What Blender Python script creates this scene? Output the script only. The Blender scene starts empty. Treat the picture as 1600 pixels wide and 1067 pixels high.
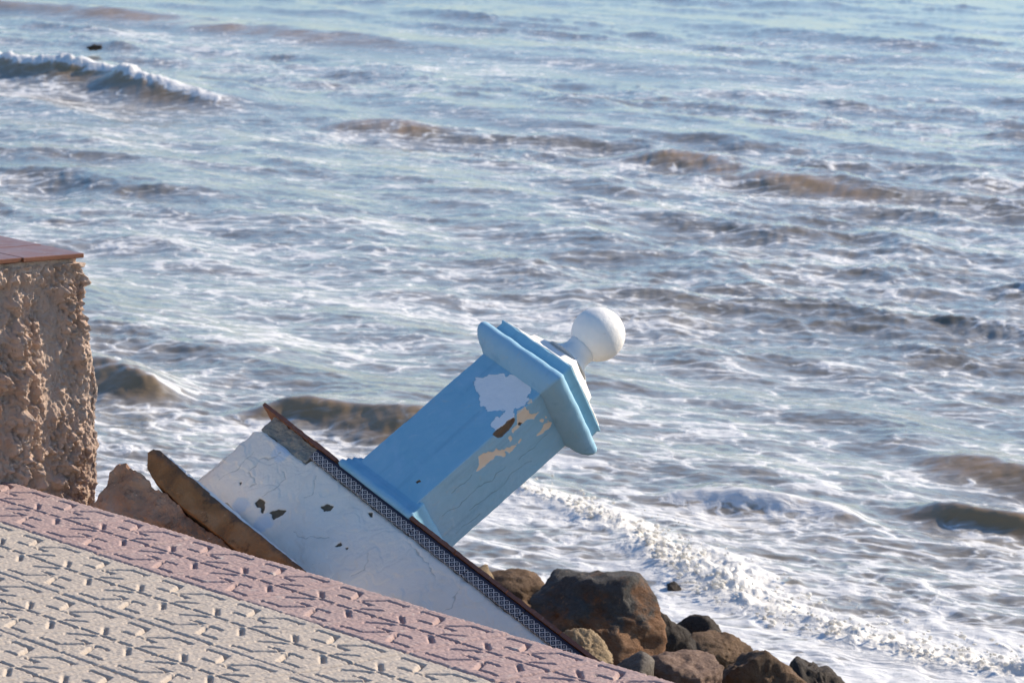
import bpy, bmesh, math, random
import numpy as np
from mathutils import Matrix, Vector

# ------------------------------------------------------------------ camera, sky, sun, exposure
scene = bpy.context.scene
COL = scene.collection
CAM_H = 1.8431
cam_data = bpy.data.cameras.new("camera")
cam = bpy.data.objects.new("camera", cam_data); COL.objects.link(cam); scene.camera = cam
RX = Vector((0.9998, 0.0033, 0.0209)); UP = Vector((-0.0211, 0.1572, 0.9873)); BK = Vector((0.0, -0.9876, 0.1573))
cam.matrix_world = Matrix(((RX.x, UP.x, BK.x, 0), (RX.y, UP.y, BK.y, 0), (RX.z, UP.z, BK.z, CAM_H), (0, 0, 0, 1)))
cam_data.sensor_fit = 'HORIZONTAL'; cam_data.sensor_width = 36; cam_data.lens = 121.5
cam_data.clip_start = 0.1; cam_data.clip_end = 20000
cam_data.dof.use_dof = True; cam_data.dof.focus_distance = 9.0; cam_data.dof.aperture_fstop = 13.0

SUN_EL = math.radians(30); SUN_AZ = math.radians(62)      # azimuth clockwise from +Y
SUN = Vector((math.cos(SUN_EL) * math.sin(SUN_AZ), math.cos(SUN_EL) * math.cos(SUN_AZ), math.sin(SUN_EL)))
world = bpy.data.worlds.new("World"); scene.world = world; world.use_nodes = True
wt = world.node_tree; wt.nodes.clear()
sky = wt.nodes.new('ShaderNodeTexSky'); sky.sky_type = 'NISHITA'; sky.sun_disc = False
sky.sun_elevation = SUN_EL; sky.sun_rotation = SUN_AZ; sky.air_density = 1.0; sky.dust_density = 0.4; sky.ozone_density = 4.0
wb = wt.nodes.new('ShaderNodeBackground'); wb.inputs['Strength'].default_value = 0.13
wo = wt.nodes.new('ShaderNodeOutputWorld')
wh = wt.nodes.new('ShaderNodeHueSaturation'); wh.inputs['Saturation'].default_value = 1.06
wt.links.new(sky.outputs[0], wh.inputs['Color']); wm = wt.nodes.new('ShaderNodeMix'); wm.data_type = 'RGBA'; wm.blend_type = 'MULTIPLY'; wm.inputs[0].default_value = 1.0; wm.inputs[7].default_value = (.945, 1.0, 1.04, 1)
wt.links.new(wh.outputs[0], wm.inputs[6]); wt.links.new(wm.outputs[2], wb.inputs['Color']); wt.links.new(wb.outputs[0], wo.inputs['Surface'])
sl = bpy.data.lights.new("sun", 'SUN'); sl.energy = 5.0; sl.angle = math.radians(0.5); sl.color = (1.0, 0.87, 0.70)
so = bpy.data.objects.new("sun", sl); COL.objects.link(so)
so.rotation_euler = SUN.to_track_quat('Z', 'Y').to_euler(); so.location = (20, 8, 15)
scene.view_settings.view_transform = 'Standard'; scene.view_settings.look = 'None'
scene.view_settings.exposure = 0.56; scene.view_settings.gamma = 1.0

# ------------------------------------------------------------------ helpers
rng = np.random.default_rng(7)
_perm = rng.permutation(512); _perm = np.concatenate([_perm, _perm, _perm])
_g = rng.normal(size=(512, 3)); _g /= np.linalg.norm(_g, axis=1)[:, None]
def pnoise(x, y, z=0.0):
    x, y, z = np.broadcast_arrays(np.asarray(x, float), y, z)
    xi = np.floor(x).astype(int); yi = np.floor(y).astype(int); zi = np.floor(z).astype(int)
    fx, fy, fz = x - xi, y - yi, z - zi
    s = lambda t: t * t * t * (t * (t * 6 - 15) + 10)
    u, v, w = s(fx), s(fy), s(fz)
    out = 0
    for dx in (0, 1):
        wx = u if dx else 1 - u
        for dy in (0, 1):
            wy = v if dy else 1 - v
            for dz in (0, 1):
                wz = w if dz else 1 - w
                h = _perm[_perm[_perm[(xi + dx) & 511] + ((yi + dy) & 511)] + ((zi + dz) & 511)] & 511
                g = _g[h]
                out = out + wx * wy * wz * (g[..., 0] * (fx - dx) + g[..., 1] * (fy - dy) + g[..., 2] * (fz - dz))
    return out * 1.5
def fbm(x, y, z=0.0, oct=4, gain=.5):
    a, f, r = 1.0, 1.0, 0
    for k in range(oct):
        r = r + a * pnoise(x * f + 17.3 * k, y * f + 5.1 * k, np.asarray(z) * f + 9.7 * k); a *= gain; f *= 2.03
    return r
def sstep(a, b, x):
    t = np.clip((x - a) / (b - a), 0, 1); return t * t * (3 - 2 * t)
def sdf_poly(px, py, poly):
    """signed distance, positive inside"""
    d = np.full(px.shape, 1e9); ins = np.zeros(px.shape, bool); n = len(poly)
    for i in range(n):
        ax, ay = poly[i]; bx, by = poly[(i + 1) % n]
        ex, ey = bx - ax, by - ay; wx, wy = px - ax, py - ay
        t = np.clip((wx * ex + wy * ey) / (ex * ex + ey * ey + 1e-12), 0, 1)
        d = np.minimum(d, np.hypot(wx - ex * t, wy - ey * t))
        c = (ay > py) != (by > py)
        with np.errstate(divide='ignore', invalid='ignore'):
            ins ^= c & (px < ax + (py - ay) * ex / (ey if ey else 1e-12))
    return np.where(ins, d, -d)
def dist_line(px, py, pts):
    d = np.full(px.shape, 1e9)
    for (ax, ay), (bx, by) in zip(pts[:-1], pts[1:]):
        ex, ey = bx - ax, by - ay; wx, wy = px - ax, py - ay
        t = np.clip((wx * ex + wy * ey) / (ex * ex + ey * ey + 1e-12), 0, 1)
        d = np.minimum(d, np.hypot(wx - ex * t, wy - ey * t))
    return d
def grid_faces(nr, nc, closed=False):
    i = np.arange(nr - 1)[:, None]; j = np.arange(nc if closed else nc - 1)[None, :]
    j2 = (j + 1) % nc
    return np.stack([i * nc + j, i * nc + j2, (i + 1) * nc + j2, (i + 1) * nc + j], -1).reshape(-1, 4)
def np_mesh(name, V, quads, extra=(), smooth=True, attrs=None):
    V = np.asarray(V, np.float32).reshape(-1, 3); quads = np.asarray(quads, np.int32).reshape(-1, 4)
    me = bpy.data.meshes.new(name)
    me.vertices.add(len(V)); me.vertices.foreach_set('co', V.ravel())
    ltot = quads.size + sum(len(e) for e in extra)
    idx = np.concatenate([quads.ravel()] + [np.asarray(e, np.int32) for e in extra]) if extra else quads.ravel()
    starts = list(range(0, quads.size, 4)); st = np.arange(0, quads.size, 4, dtype=np.int32)
    tot = np.full(len(quads), 4, np.int32)
    if extra:
        es, et, c = [], [], quads.size
        for e in extra: es.append(c); et.append(len(e)); c += len(e)
        st = np.concatenate([st, np.array(es, np.int32)]); tot = np.concatenate([tot, np.array(et, np.int32)])
    me.loops.add(ltot); me.loops.foreach_set('vertex_index', idx.astype(np.int32))
    me.polygons.add(len(st)); me.polygons.foreach_set('loop_start', st)
    me.polygons.foreach_set('use_smooth', np.full(len(st), smooth))
    if attrs:
        for k, a in attrs.items():
            at = me.attributes.new(k, 'FLOAT', 'POINT'); at.data.foreach_set('value', np.asarray(a, np.float32).ravel())
    me.update(calc_edges=True); me.validate()
    return me
def obj(name, me, mat=None, parent=None, **props):
    o = bpy.data.objects.new(name, me); COL.objects.link(o)
    if mat is not None and not me.materials: me.materials.append(mat)
    if parent is not None: o.parent = parent
    for k, v in props.items(): o[k] = v
    return o
def empty(name, **props):
    o = bpy.data.objects.new(name, None); COL.objects.link(o); o.empty_display_size = .1
    for k, v in props.items(): o[k] = v
    return o
def box_mesh(name, x0, x1, y0, y1, z0, z1, bevel=0.0, seg=2):
    bm = bmesh.new()
    vs = [bm.verts.new((x, y, z)) for z in (z0, z1) for y in (y0, y1) for x in (x0, x1)]
    for f in ((0, 2, 3, 1), (4, 5, 7, 6), (0, 1, 5, 4), (1, 3, 7, 5), (3, 2, 6, 7), (2, 0, 4, 6)): bm.faces.new([vs[i] for i in f])
    if bevel: bmesh.ops.bevel(bm, geom=list(bm.edges), offset=bevel, segments=seg, affect='EDGES', profile=.6)
    me = bpy.data.meshes.new(name); bm.to_mesh(me); bm.free(); return me
# node helper -------------------------------------------------------
class NT:
    def __init__(self, name):
        self.m = bpy.data.materials.new(name); self.m.use_nodes = True; self.t = self.m.node_tree; self.t.nodes.clear()
        self.out = self.t.nodes.new('ShaderNodeOutputMaterial')
    def n(self, typ, ins=None, out=0, **pr):
        nd = self.t.nodes.new('ShaderNode' + typ)
        for k, v in pr.items(): setattr(nd, k, v)
        for k, v in (ins or {}).items():
            s = nd.inputs[k]
            if isinstance(v, bpy.types.NodeSocket): self.t.links.new(v, s)
            else: s.default_value = v
        return nd.outputs[out] if out is not None else nd
    def math(self, op, a, b=0.0, c=0.0, clamp=False): return self.n('Math', {0: a, 1: b, 2: c}, operation=op, use_clamp=clamp)
    def ramp(self, v, stops):
        nd = self.t.nodes.new('ShaderNodeValToRGB'); self.t.links.new(v, nd.inputs[0]); e = nd.color_ramp.elements
        while len(e) < len(stops): e.new(.5)
        for el, (p, c) in zip(e, stops):
            el.position = p; el.color = (*c, 1) if isinstance(c, (tuple, list)) else (c, c, c, 1)
        return nd.outputs[0]
    def mix(self, f, a, b, mode='MIX'):
        c = lambda x: (*x, 1) if isinstance(x, (tuple, list)) and len(x) == 3 else x
        nd = self.t.nodes.new('ShaderNodeMix'); nd.data_type = 'RGBA'; nd.blend_type = mode
        for k, v in ((0, f), (6, c(a)), (7, c(b))):
            if isinstance(v, bpy.types.NodeSocket): self.t.links.new(v, nd.inputs[k])
            else: nd.inputs[k].default_value = v
        return nd.outputs[2]
    def noise(self, vec, scale, detail=4, rough=.55, dist=0.0, out=0): return self.n('TexNoise', {'Vector': vec, 'Scale': scale, 'Detail': detail, 'Roughness': rough, 'Distortion': dist}, out=out)
    def smooth(self, v, a, b): return self.n('MapRange', {0: v, 1: a, 2: b}, interpolation_type='SMOOTHSTEP')
    def attr(self, name): return self.n('Attribute', out=2, attribute_name=name)
    def objc(self): return self.n('TexCoord', out=3)
    def pos(self): return self.n('NewGeometry', out=0)
    def bump(self, h, strength, dist, normal=None):
        d = {'Height': h, 'Strength': strength, 'Distance': dist}
        if normal is not None: d['Normal'] = normal
        return self.n('Bump', d)
    def pbsdf(self, color, rough=.8, normal=None, spec=.3, **kw):
        d = {'Base Color': (*color, 1) if isinstance(color, tuple) and len(color) == 3 else color, 'Roughness': rough, 'Specular IOR Level': spec}
        if normal is not None: d['Normal'] = normal
        d.update(kw); return self.n('BsdfPrincipled', d)
    def done(self, shader): self.t.links.new(shader, self.out.inputs['Surface']); return self.m

def rough_slab(name, x0, x1, y0, y1, z0, z1, cell=.006, amp=.004, seed=0., fr=30):
    bm = bmesh.new(); me = box_mesh(name, x0, x1, y0, y1, z0, z1); bm.from_mesh(me); bpy.data.meshes.remove(me)
    for ax, (a, b) in enumerate(((x0, x1), (y0, y1), (z0, z1))):
        n = max(1, int((b - a) / cell))
        n = min(n, 90)
        for k in range(1, n):
            co = [0, 0, 0]; co[ax] = a + (b - a) * k / n; no = [0, 0, 0]; no[ax] = 1
            bmesh.ops.bisect_plane(bm, geom=bm.verts[:] + bm.edges[:] + bm.faces[:], plane_co=co, plane_no=no)
    me = bpy.data.meshes.new(name); bm.normal_update(); bm.to_mesh(me); bm.free()
    n = len(me.vertices); V = np.empty(n * 3); me.vertices.foreach_get('co', V); V = V.reshape(-1, 3)
    N = np.empty(n * 3); me.vertices.foreach_get('normal', N); N = N.reshape(-1, 3)
    d = amp * fbm(V[:, 0] * fr, V[:, 1] * fr, V[:, 2] * fr + seed, 4, .6)
    V = V + N * d[:, None]; me.vertices.foreach_set('co', V.ravel().astype(np.float32)); me.update()
    return me

# paving lattice frame: u runs along the promenade edge, v points out to sea
S = 0.3
LO = np.array([-1.2137, 8.7062]); U = np.array([.1954, -.2276]); Vv = np.array([.2276, .1954])
UH = U / S; VH = Vv / S; YAW = math.atan2(UH[1], UH[0])
def lw(u, v): return LO + u * U + v * Vv
SEA = -2.0

# ------------------------------------------------------------------ sea
def fft_field(T, N, lmin, lmax, power, spread, seed, wdir):
    r = np.random.default_rng(seed); k1 = np.fft.fftfreq(N, T / N) * 2 * np.pi
    kx, ky = np.meshgrid(k1, k1); k = np.hypot(kx, ky); k[0, 0] = 1e-6
    lam = 2 * np.pi / k
    amp = np.where((lam > lmin) & (lam < lmax), k ** (-power), 0)
    c = (kx * wdir[0] + ky * wdir[1]) / k
    amp = amp * (np.abs(c) ** spread + .06)
    h = amp * (r.normal(size=(N, N)) + 1j * r.normal(size=(N, N)))
    H = np.real(np.fft.ifft2(h)); sc = 1 / H.std()
    dx = np.real(np.fft.ifft2(1j * kx / k * h)); dy = np.real(np.fft.ifft2(1j * ky / k * h))
    return H * sc, dx * sc, dy * sc
def samp(F, T, x, y):
    N = F.shape[0]; fx = (x / T * N) % N; fy = (y / T * N) % N
    i = np.floor(fx).astype(int); j = np.floor(fy).astype(int); a = fx - i; b = fy - j
    i %= N; j %= N; i2 = (i + 1) % N; j2 = (j + 1) % N
    return F[j, i] * (1 - a) * (1 - b) + F[j, i2] * a * (1 - b) + F[j2, i] * (1 - a) * b + F[j2, i2] * a * b
WD = -VH
def path_coords(x, y, pts):
    """signed distance across (positive on the sea side) and 0..1 position along a polyline"""
    pts = [np.array(p, float) for p in pts]; L = [np.linalg.norm(b - a) for a, b in zip(pts[:-1], pts[1:])]; tot = sum(L)
    best = np.full(x.shape, 1e9); sd = np.zeros(x.shape); tt = np.zeros(x.shape); acc = 0
    for a, b, l in zip(pts[:-1], pts[1:], L):
        e = (b - a) / l; wx, wy = x - a[0], y - a[1]
        t = wx * e[0] + wy * e[1]; tc = np.clip(t, 0, l)
        d = np.hypot(wx - e[0] * tc, wy - e[1] * tc)
        sgn = np.sign(-(wx * e[1] - wy * e[0])); m = d < best
        best = np.where(m, d, best); sd = np.where(m, d * sgn, sd); tt = np.where(m, (acc + tc) / tot, tt); acc += l
    return sd, tt
# (points, height, width sea side, width shore side, crest foam, trough foam)
WAVES = [
    ([(-12, 51.2), (-8.6, 47.6), (-6.86, 45.8), (-5.39, 44.2), (-3.9, 42.0), (-3.0, 40.8)], .19, 1.0, .34, 1.0, .5),
    ([(-13, 63), (-8.88, 59.3), (-5.84, 56.4), (-2.84, 52.9), (-.6, 50.2)], .13, 1.3, .6, -.2, .2),
    ([(.8, 37.9), (1.3, 37.3), (1.9, 36.5), (2.5, 35.5), (3.2, 34.4), (3.9, 33.3)], .12, .8, .34, -.35, .2),
    ([(-3.6, 23.1), (-2.75, 22.2), (-2.02, 21.35)], .14, .5, .24, -.9, .3),
    ([(-1.62, 21.35), (-1.2, 21.05), (-.75, 20.65), (-.2, 20.1)], .15, .5, .22, -.7, .2),
    ([(2.1, 18.75), (2.45, 18.4), (2.85, 18.0), (3.4, 17.4)], .075, .35, .15, -.8, .0),
    ([(2.3, 20.2), (2.7, 19.75), (3.0, 19.4), (3.5, 18.8)], .08, .4, .18, -.8, .0),
    ([(-2.1, 40.4), (-1.36, 39.7), (-.7, 38.9)], .06, .7, .4, -.2, .2),
    ([(1.0, 18.95), (1.4, 18.5), (1.9, 18.0)], .08, .25, .13, .3, .4),
]
SURF = [(-3.6, 21.9), (-2.2, 20.6), (-1.0, 19.7), (-.1, 18.9), (.26, 18.3), (.68, 17.24), (1.1, 16.16), (1.64, 15.45), (2.3, 14.87), (3.4, 13.9), (6.0, 11.2)]
def build_sea():
    iy = np.linspace(1 / 12.6, 1 / 78.0, 800); ys = np.concatenate([np.linspace(5.0, 12.5, 40), 1 / iy, 78 * (1.08 ** np.arange(1, 56))])
    rc = np.linspace(-.185, .185, 940); ro = .185 * (1.12 ** np.arange(1, 30))
    rs = np.concatenate([-ro[::-1], rc, ro])
    X = rs[None, :] * ys[:, None]; Y = np.repeat(ys[:, None], len(rs), 1)
    fade = np.exp(-(Y / 160.0) ** 2)
    H1, D1x, D1y = fft_field(61.0, 512, 1.4, 9.0, 2.0, 4.0, 3, WD)
    H2, D2x, D2y = fft_field(17.3, 512, .40, 2.4, 2.2, 1.6, 4, WD)
    H3, D3x, D3y = fft_field(4.3, 512, .06, .32, 1.7, 1.0, 5, WD)
    sd, tt = path_coords(X, Y, SURF)
    calm = .35 + .65 * sstep(-.3, 2.5, sd)
    far = .6 + .4 * sstep(18, 40, Y)
    a1, a2, a3 = .034 * fade * calm * far, .030 * fade * calm * (1 - .35 * sstep(28, 55, Y)), .0040 * fade
    h1 = samp(H1, 61.0, X, Y); h2 = samp(H2, 17.3, X, Y); h3 = samp(H3, 4.3, X, Y)
    gate = .45 + .75 * sstep(-1.2, 1.2, samp(H1, 61.0, X * .6 + 11, Y * .6 + 5))
    Z = a1 * h1 + a2 * gate * h2 + a3 * gate * h3
    dX = 1.1 * (a1 * samp(D1x, 61.0, X, Y) + a2 * gate * samp(D2x, 17.3, X, Y)); dY = 1.1 * (a1 * samp(D1y, 61.0, X, Y) + a2 * gate * samp(D2y, 17.3, X, Y))
    foam = .315 - .05 * sstep(26, 48, Y) - .14 * sstep(50, 62, Y) + .07 * fbm(X * .25, Y * .25, 3.0, 2) + .01 * sstep(22, 18, Y)
    foam = foam - .05 * sstep(.3, 1.6, h1) + .03 * sstep(.2, 1.2, -h1)
    brown = np.zeros_like(X)
    for pts, hh, wb_, wf, cf, tf in WAVES:
        P = np.array(pts); m = (X > P[:, 0].min() - 5) & (X < P[:, 0].max() + 5) & (Y > P[:, 1].min() - 5) & (Y < P[:, 1].max() + 5)
        if not m.any(): continue
        x, y = X[m], Y[m]
        s, t = path_coords(x + .25 * fbm(x * .7, y * .7, 1.7, 2), y + .25 * fbm(x * .7, y * .7, 4.7, 2), pts)
        end = sstep(0, .28, t) * sstep(0, .28, 1 - t)
        prof = np.where(s > 0, np.exp(-(s / wb_) ** 2), np.exp(-(np.abs(s) / wf) ** 1.6))
        lump = 1 + .38 * fbm(x * .9, y * .9, 8.0, 3)
        Z[m] += hh * end * prof * lump
        Z[m] -= hh * .18 * end * np.exp(-((s + wf * 2.2) / (wf * 1.3)) ** 2)
        face = np.exp(-((s + wf * .5) / (wf * .75)) ** 2) * end
        crest = np.exp(-((s - .02) / (wf * .45)) ** 2) * end
        brown[m] = np.maximum(brown[m], face)
        if cf > .5:
            rough = np.abs(fbm(x * 3.2, y * 3.2, 2.0, 4)) * crest
            Z[m] += hh * .6 * rough; foam[m] += cf * (crest * 1.1) - .2 * face
        else:
            foam[m] += cf * .38 * face + np.maximum(cf, 0) * crest * .4
        foam[m] += tf * .35 * np.exp(-((s + wf * 3.0) / (wf * 1.8)) ** 2) * end
    # broken surf line and the foamy wash on its shore side
    sdn = sd + .16 * fbm(X * 1.3, Y * 1.3, 6.0, 3)
    ridge = np.where(sdn > 0, np.exp(-(sdn / .27) ** 2), np.exp(-(np.abs(sdn) / .13) ** 1.8))
    act = sstep(.18, .36, tt)
    act = act * (1 - .85 * sstep(.34, .30, tt))
    bill = np.abs(fbm(X * 5.0, Y * 5.0, 1.0, 5, .65))
    Z += (.045 + .040 * bill) * ridge * act
    wash = sstep(.15, -.15, sdn)
    foam += .30 * ridge * act + .15 * wash + .10 * sstep(1.9, .2, sdn) * (sdn > 0)
    Z = Z * (1 - .3 * wash) + .05 * wash * act
    lace = np.abs(fbm(X * 2.2, Y * 2.2, 12.0, 4, .6)); Z += .010 * lace * fade * (1 - brown)
    V = np.stack([X + dX, Y + dY, SEA + Z], -1)
    me = np_mesh('sea', V, grid_faces(len(ys), len(rs)), attrs={'foam': foam, 'brown': brown, 'surf': ridge * act, 'wash': wash})
    return me

def mat_sea():
    t = NT('sea_water')
    P = t.pos(); fo = t.attr('foam'); br = t.attr('brown'); su = t.attr('surf')
    rot = t.n('VectorRotate', {'Vector': P, 'Angle': .35}, rotation_type='Z_AXIS')
    st = t.n('Mapping', {'Vector': rot, 'Scale': (.55, 1.0, 0.0)})
    warp = t.noise(st, 1.7, 3, .6, out=1)
    wv = t.n('VectorMath', {0: warp, 1: (.5, .5, .5)}, operation='SUBTRACT')
    wv = t.n('VectorMath', {0: wv, 'Scale': .55}, operation='SCALE')
    q = t.n('VectorMath', {0: st, 1: wv}, operation='ADD')
    big = t.noise(q, .8, 3, .55)
    patch = t.noise(q, 3.4, 8, .70)
    v1 = t.n('TexVoronoi', {'Vector': q, 'Scale': 3.6, 'Randomness': 1.0}, feature='DISTANCE_TO_EDGE')
    v2 = t.n('TexVoronoi', {'Vector': q, 'Scale': 9.5, 'Randomness': 1.0}, feature='DISTANCE_TO_EDGE')
    l1 = t.smooth(v1, .13, .0); l2 = t.smooth(v2, .16, .0)
    lace = t.math('ADD', t.math('MULTIPLY', l1, .16), t.math('MULTIPLY', l2, .08))
    f = t.math('ADD', t.math('MULTIPLY', big, .50), t.math('MULTIPLY', patch, .85))
    f = t.math('ADD', f, lace); f = t.math('ADD', f, fo)
    f = t.math('SUBTRACT', f, 1.14)
    mask = t.smooth(f, -.025, .09)
    thin = t.smooth(f, -.20, .04)
    fine = t.noise(q, 30, 4, .65)
    mask = t.math('MULTIPLY', mask, t.math('ADD', .62, t.math('MULTIPLY', fine, .6)), clamp=True)
    cover = t.math('MAXIMUM', mask, t.math('MULTIPLY', thin, .24))
    wn1 = t.noise(st, 5, 4, .55); wn2 = t.noise(st, 22, 3, .6)
    calm = t.math('SUBTRACT', 1.0, t.math('MULTIPLY', br, .25))
    wb1 = t.bump(wn1, t.math('MULTIPLY', calm, .30), .05); wb2 = t.bump(wn2, t.math('MULTIPLY', calm, .22), .010, wb1)
    silt_glow = t.mix(t.noise(P, .6, 3), (.135, .115, .083), (.190, .152, .100))
    silt_glow = t.mix(t.math('MULTIPLY', br, .65), silt_glow, (.38, .23, .095))  # golden tint painted on wave faces for sunlight glowing through silty crests
    water = t.pbsdf(silt_glow, .14, wb2, .5, IOR=1.333)
    fb = t.bump(t.math('ADD', t.math('MULTIPLY', f, 1.0), t.math('MULTIPLY', t.noise(q, 14, 6, .7), .35)), .7, .06)
    fcol = t.mix(su, (.68, .675, .665), (.76, .73, .67))
    foam = t.pbsdf(fcol, .8, fb, .2)
    return t.done(t.n('MixShader', {0: cover, 1: water, 2: foam}))

sea = obj('sea', build_sea(), mat_sea(), kind='structure')

# ------------------------------------------------------------------ shore bank under everything
def mat_bank():
    t = NT('wet_rubble_bank'); P = t.pos()
    c = t.ramp(t.noise(P, 5, 8, .7), [(.3, (.055, .045, .035)), (.55, (.14, .11, .08)), (.75, (.22, .18, .13))])
    b = t.bump(t.noise(P, 18, 8, .7), 1.0, .05)
    return t.done(t.pbsdf(c, .8, b))
def build_bank():
    us = np.linspace(-40, 60, 260); vs = np.concatenate([np.linspace(-.9, 22, 120)])
    prof = lambda d: np.interp(d, [-1, 0, .6, 1.5, 3.0, 4.0, 5.0, 7.0], [-.5, -.52, -.62, -.85, -1.30, -1.80, -2.45, -3.2])
    Uu, VV = np.meshgrid(us, vs)
    X = LO[0] + Uu * U[0] + VV * Vv[0]; Y = LO[1] + Uu * U[1] + VV * Vv[1]
    Z = prof((VV - .42) * S) + .10 * fbm(X * 2.2, Y * 2.2, 0, 4)
    return np_mesh('shore_bank', np.stack([X, Y, Z], -1), grid_faces(len(vs), len(us)))
bank = obj('shore_bank', build_bank(), mat_bank(), kind='structure')

# ------------------------------------------------------------------ promenade and its paving tiles
def mat_paving(name, a, b):
    t = NT(name); P = t.pos(); oi = t.n('ObjectInfo', out=None)
    rnd = oi.outputs['Random']
    n1 = t.noise(P, 4, 5, .6); n2 = t.noise(P, 220, 4, .8); n3 = t.noise(P, 28, 6, .7)
    c = t.mix(n1, a, b)
    c = t.mix(t.math('MULTIPLY', t.math('SUBTRACT', rnd, .5), .25), c, (.30, .27, .25))
    c = t.mix(t.smooth(n3, .56, .76), c, (.52, .47, .41))
    c = t.mix(t.smooth(n3, .42, .25), c, (.24, .20, .185))
    c = t.mix(t.smooth(n2, .62, .72), c, (.62, .58, .52))
    c = t.mix(t.smooth(n2, .38, .30), c, (.16, .13, .12))
    h = t.math('ADD', t.math('MULTIPLY', n2, .5), n3)
    bp = t.bump(h, .65, .004)
    return t.done(t.pbsdf(c, .9, bp, .15))
M_CREAM = mat_paving('cream_cement_tile', (.415, .352, .292), (.465, .40, .335))
M_PINK = mat_paving('pink_cement_tile', (.335, .235, .215), (.395, .285, .262))
def mat_plain(name, a, b, scale=6, bump=.01, bs=40, rough=.9):
    t = NT(name); P = t.pos()
    c = t.mix(t.noise(P, scale, 7, .65), a, b)
    return t.done(t.pbsdf(c, rough, t.bump(t.noise(P, bs, 7, .7), .8, bump), .2))
M_BED = mat_plain('sand_bed', (.26, .215, .17), (.40, .34, .28))

STROKES = []
_base = [[(.25, 0), (.495, 0)], [(.03, 0), (.185, 0)], [(.045, .20), (.205, .20)],
         [(.055, .235), (.165, .385), (.40, .385)], [(.235, .02), (.245, .03)]]
for st_ in _base[:4]:
    for sx in (1, -1):
        for sy in (1, -1):
            STROKES.append([(sx * a, sy * b) for a, b in st_]); STROKES.append([(sy * b, sx * a) for a, b in st_])
def tile_mesh(name, seed):
    n = 116; e = .4935
    g = np.linspace(-e, e, n); a, b = np.meshgrid(g, g)
    d = np.full(a.shape, 1e9); d2 = d.copy(); d3 = d.copy()
    for st_ in STROKES:
        for p0, p1 in zip(st_[:-1], st_[1:]):
            dd = dist_line(a, b, [p0, p1])
            if abs(p1[0] - p0[0]) < 1e-6: d2 = np.minimum(d2, dd)
            elif abs(p1[1] - p0[1]) < 1e-6: d = np.minimum(d, dd)
            else: d3 = np.minimum(d3, dd)
    wob = .004 * fbm(a * 14, b * 14, seed * 3.1, 2)
    z = np.minimum(np.minimum(-.0125 * (1 - sstep(.0105, .0190, d + wob)), -.0030 * (1 - sstep(.006, .024, d2 + wob))), -.0105 * (1 - sstep(.006, .030, d3 + wob)))
    ed = e - np.maximum(np.abs(a), np.abs(b)); z -= .004 * (1 - sstep(0, .018, ed + .010 * fbm(a * 20, b * 20, seed + 4.0, 2)))
    z += .0014 * fbm(a * 30, b * 30, seed, 4, .6) + .0008 * fbm(a * 3, b * 3, seed + 9.0, 2)
    top = np.stack([a * S, b * S, z], -1).reshape(-1, 3)
    q = grid_faces(n, n)
    ring = np.concatenate([np.arange(n), np.arange(1, n) * n + n - 1, (n - 1) * n + np.arange(n - 2, -1, -1), np.arange(n - 2, 0, -1) * n])
    low = top[ring].copy(); low[:, 2] = -.038; N0 = len(top); k = len(ring); i = np.arange(k)
    sk = np.stack([ring, N0 + i, N0 + (i + 1) % k, ring[(i + 1) % k]], -1)
    return np_mesh(name, np.concatenate([top, low]), np.concatenate([q, sk]), extra=[list(N0 + i[::-1])])
prom = empty('promenade', kind='structure')
bed = obj('promenade_bed', None or box_mesh('promenade_bed', -6 * S, 14 * S, -6.07 * S, .415 * S, -.30, -.0385), M_BED, prom)
bed.matrix_world = Matrix.Translation((LO[0], LO[1], 0)) @ Matrix.Rotation(YAW, 4, 'Z')
fld = obj('paving_field', box_mesh('paving_field', -30 * S, 60 * S, -70 * S, -6.08 * S, -.30, -.003), M_CREAM, prom)
fld.matrix_world = bed.matrix_world
fl2 = obj('paving_field', box_mesh('paving_field', 14.01 * S, 60 * S, -6.075 * S, .42 * S, -.30, -.003), M_CREAM, prom); fl2.matrix_world = bed.matrix_world
fl3 = obj('paving_field', box_mesh('paving_field', -60 * S, -6.01 * S, -6.075 * S, .42 * S, -.30, -.003), M_PINK, prom); fl3.matrix_world = bed.matrix_world
fill = obj('earth_fill', box_mesh('earth_fill', -60 * S, 60 * S, -70 * S, -.9 * S, -3.5, -.31), M_BED, prom); fill.matrix_world = bed.matrix_world
TM = {}
for pk in (0, 1):
    for k in range(3):
        m = tile_mesh('paving_tile', k + 5 * pk + 1.0); m.materials.append(M_PINK if pk else M_CREAM); TM[pk, k] = m
random.seed(3)
for r_ in range(6):
    for c_ in range(20):
        u_, v_ = c_ - 5.71 + .0, -.08 - r_
        if r_ == 0 and u_ < -1.03 - 0 and False: continue
        p_ = lw(u_ + random.uniform(-.006, .006), v_ + random.uniform(-.006, .006))
        o = obj('paving_tile', TM[1 if r_ == 0 else 0, random.randrange(3)], None, prom)
        o.location = (p_[0], p_[1], random.uniform(-.0012, .0012))
        o.rotation_euler = (random.uniform(-.003, .003), random.uniform(-.003, .003), YAW + random.choice((0, math.pi)) + random.uniform(-.004, .004))

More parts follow.
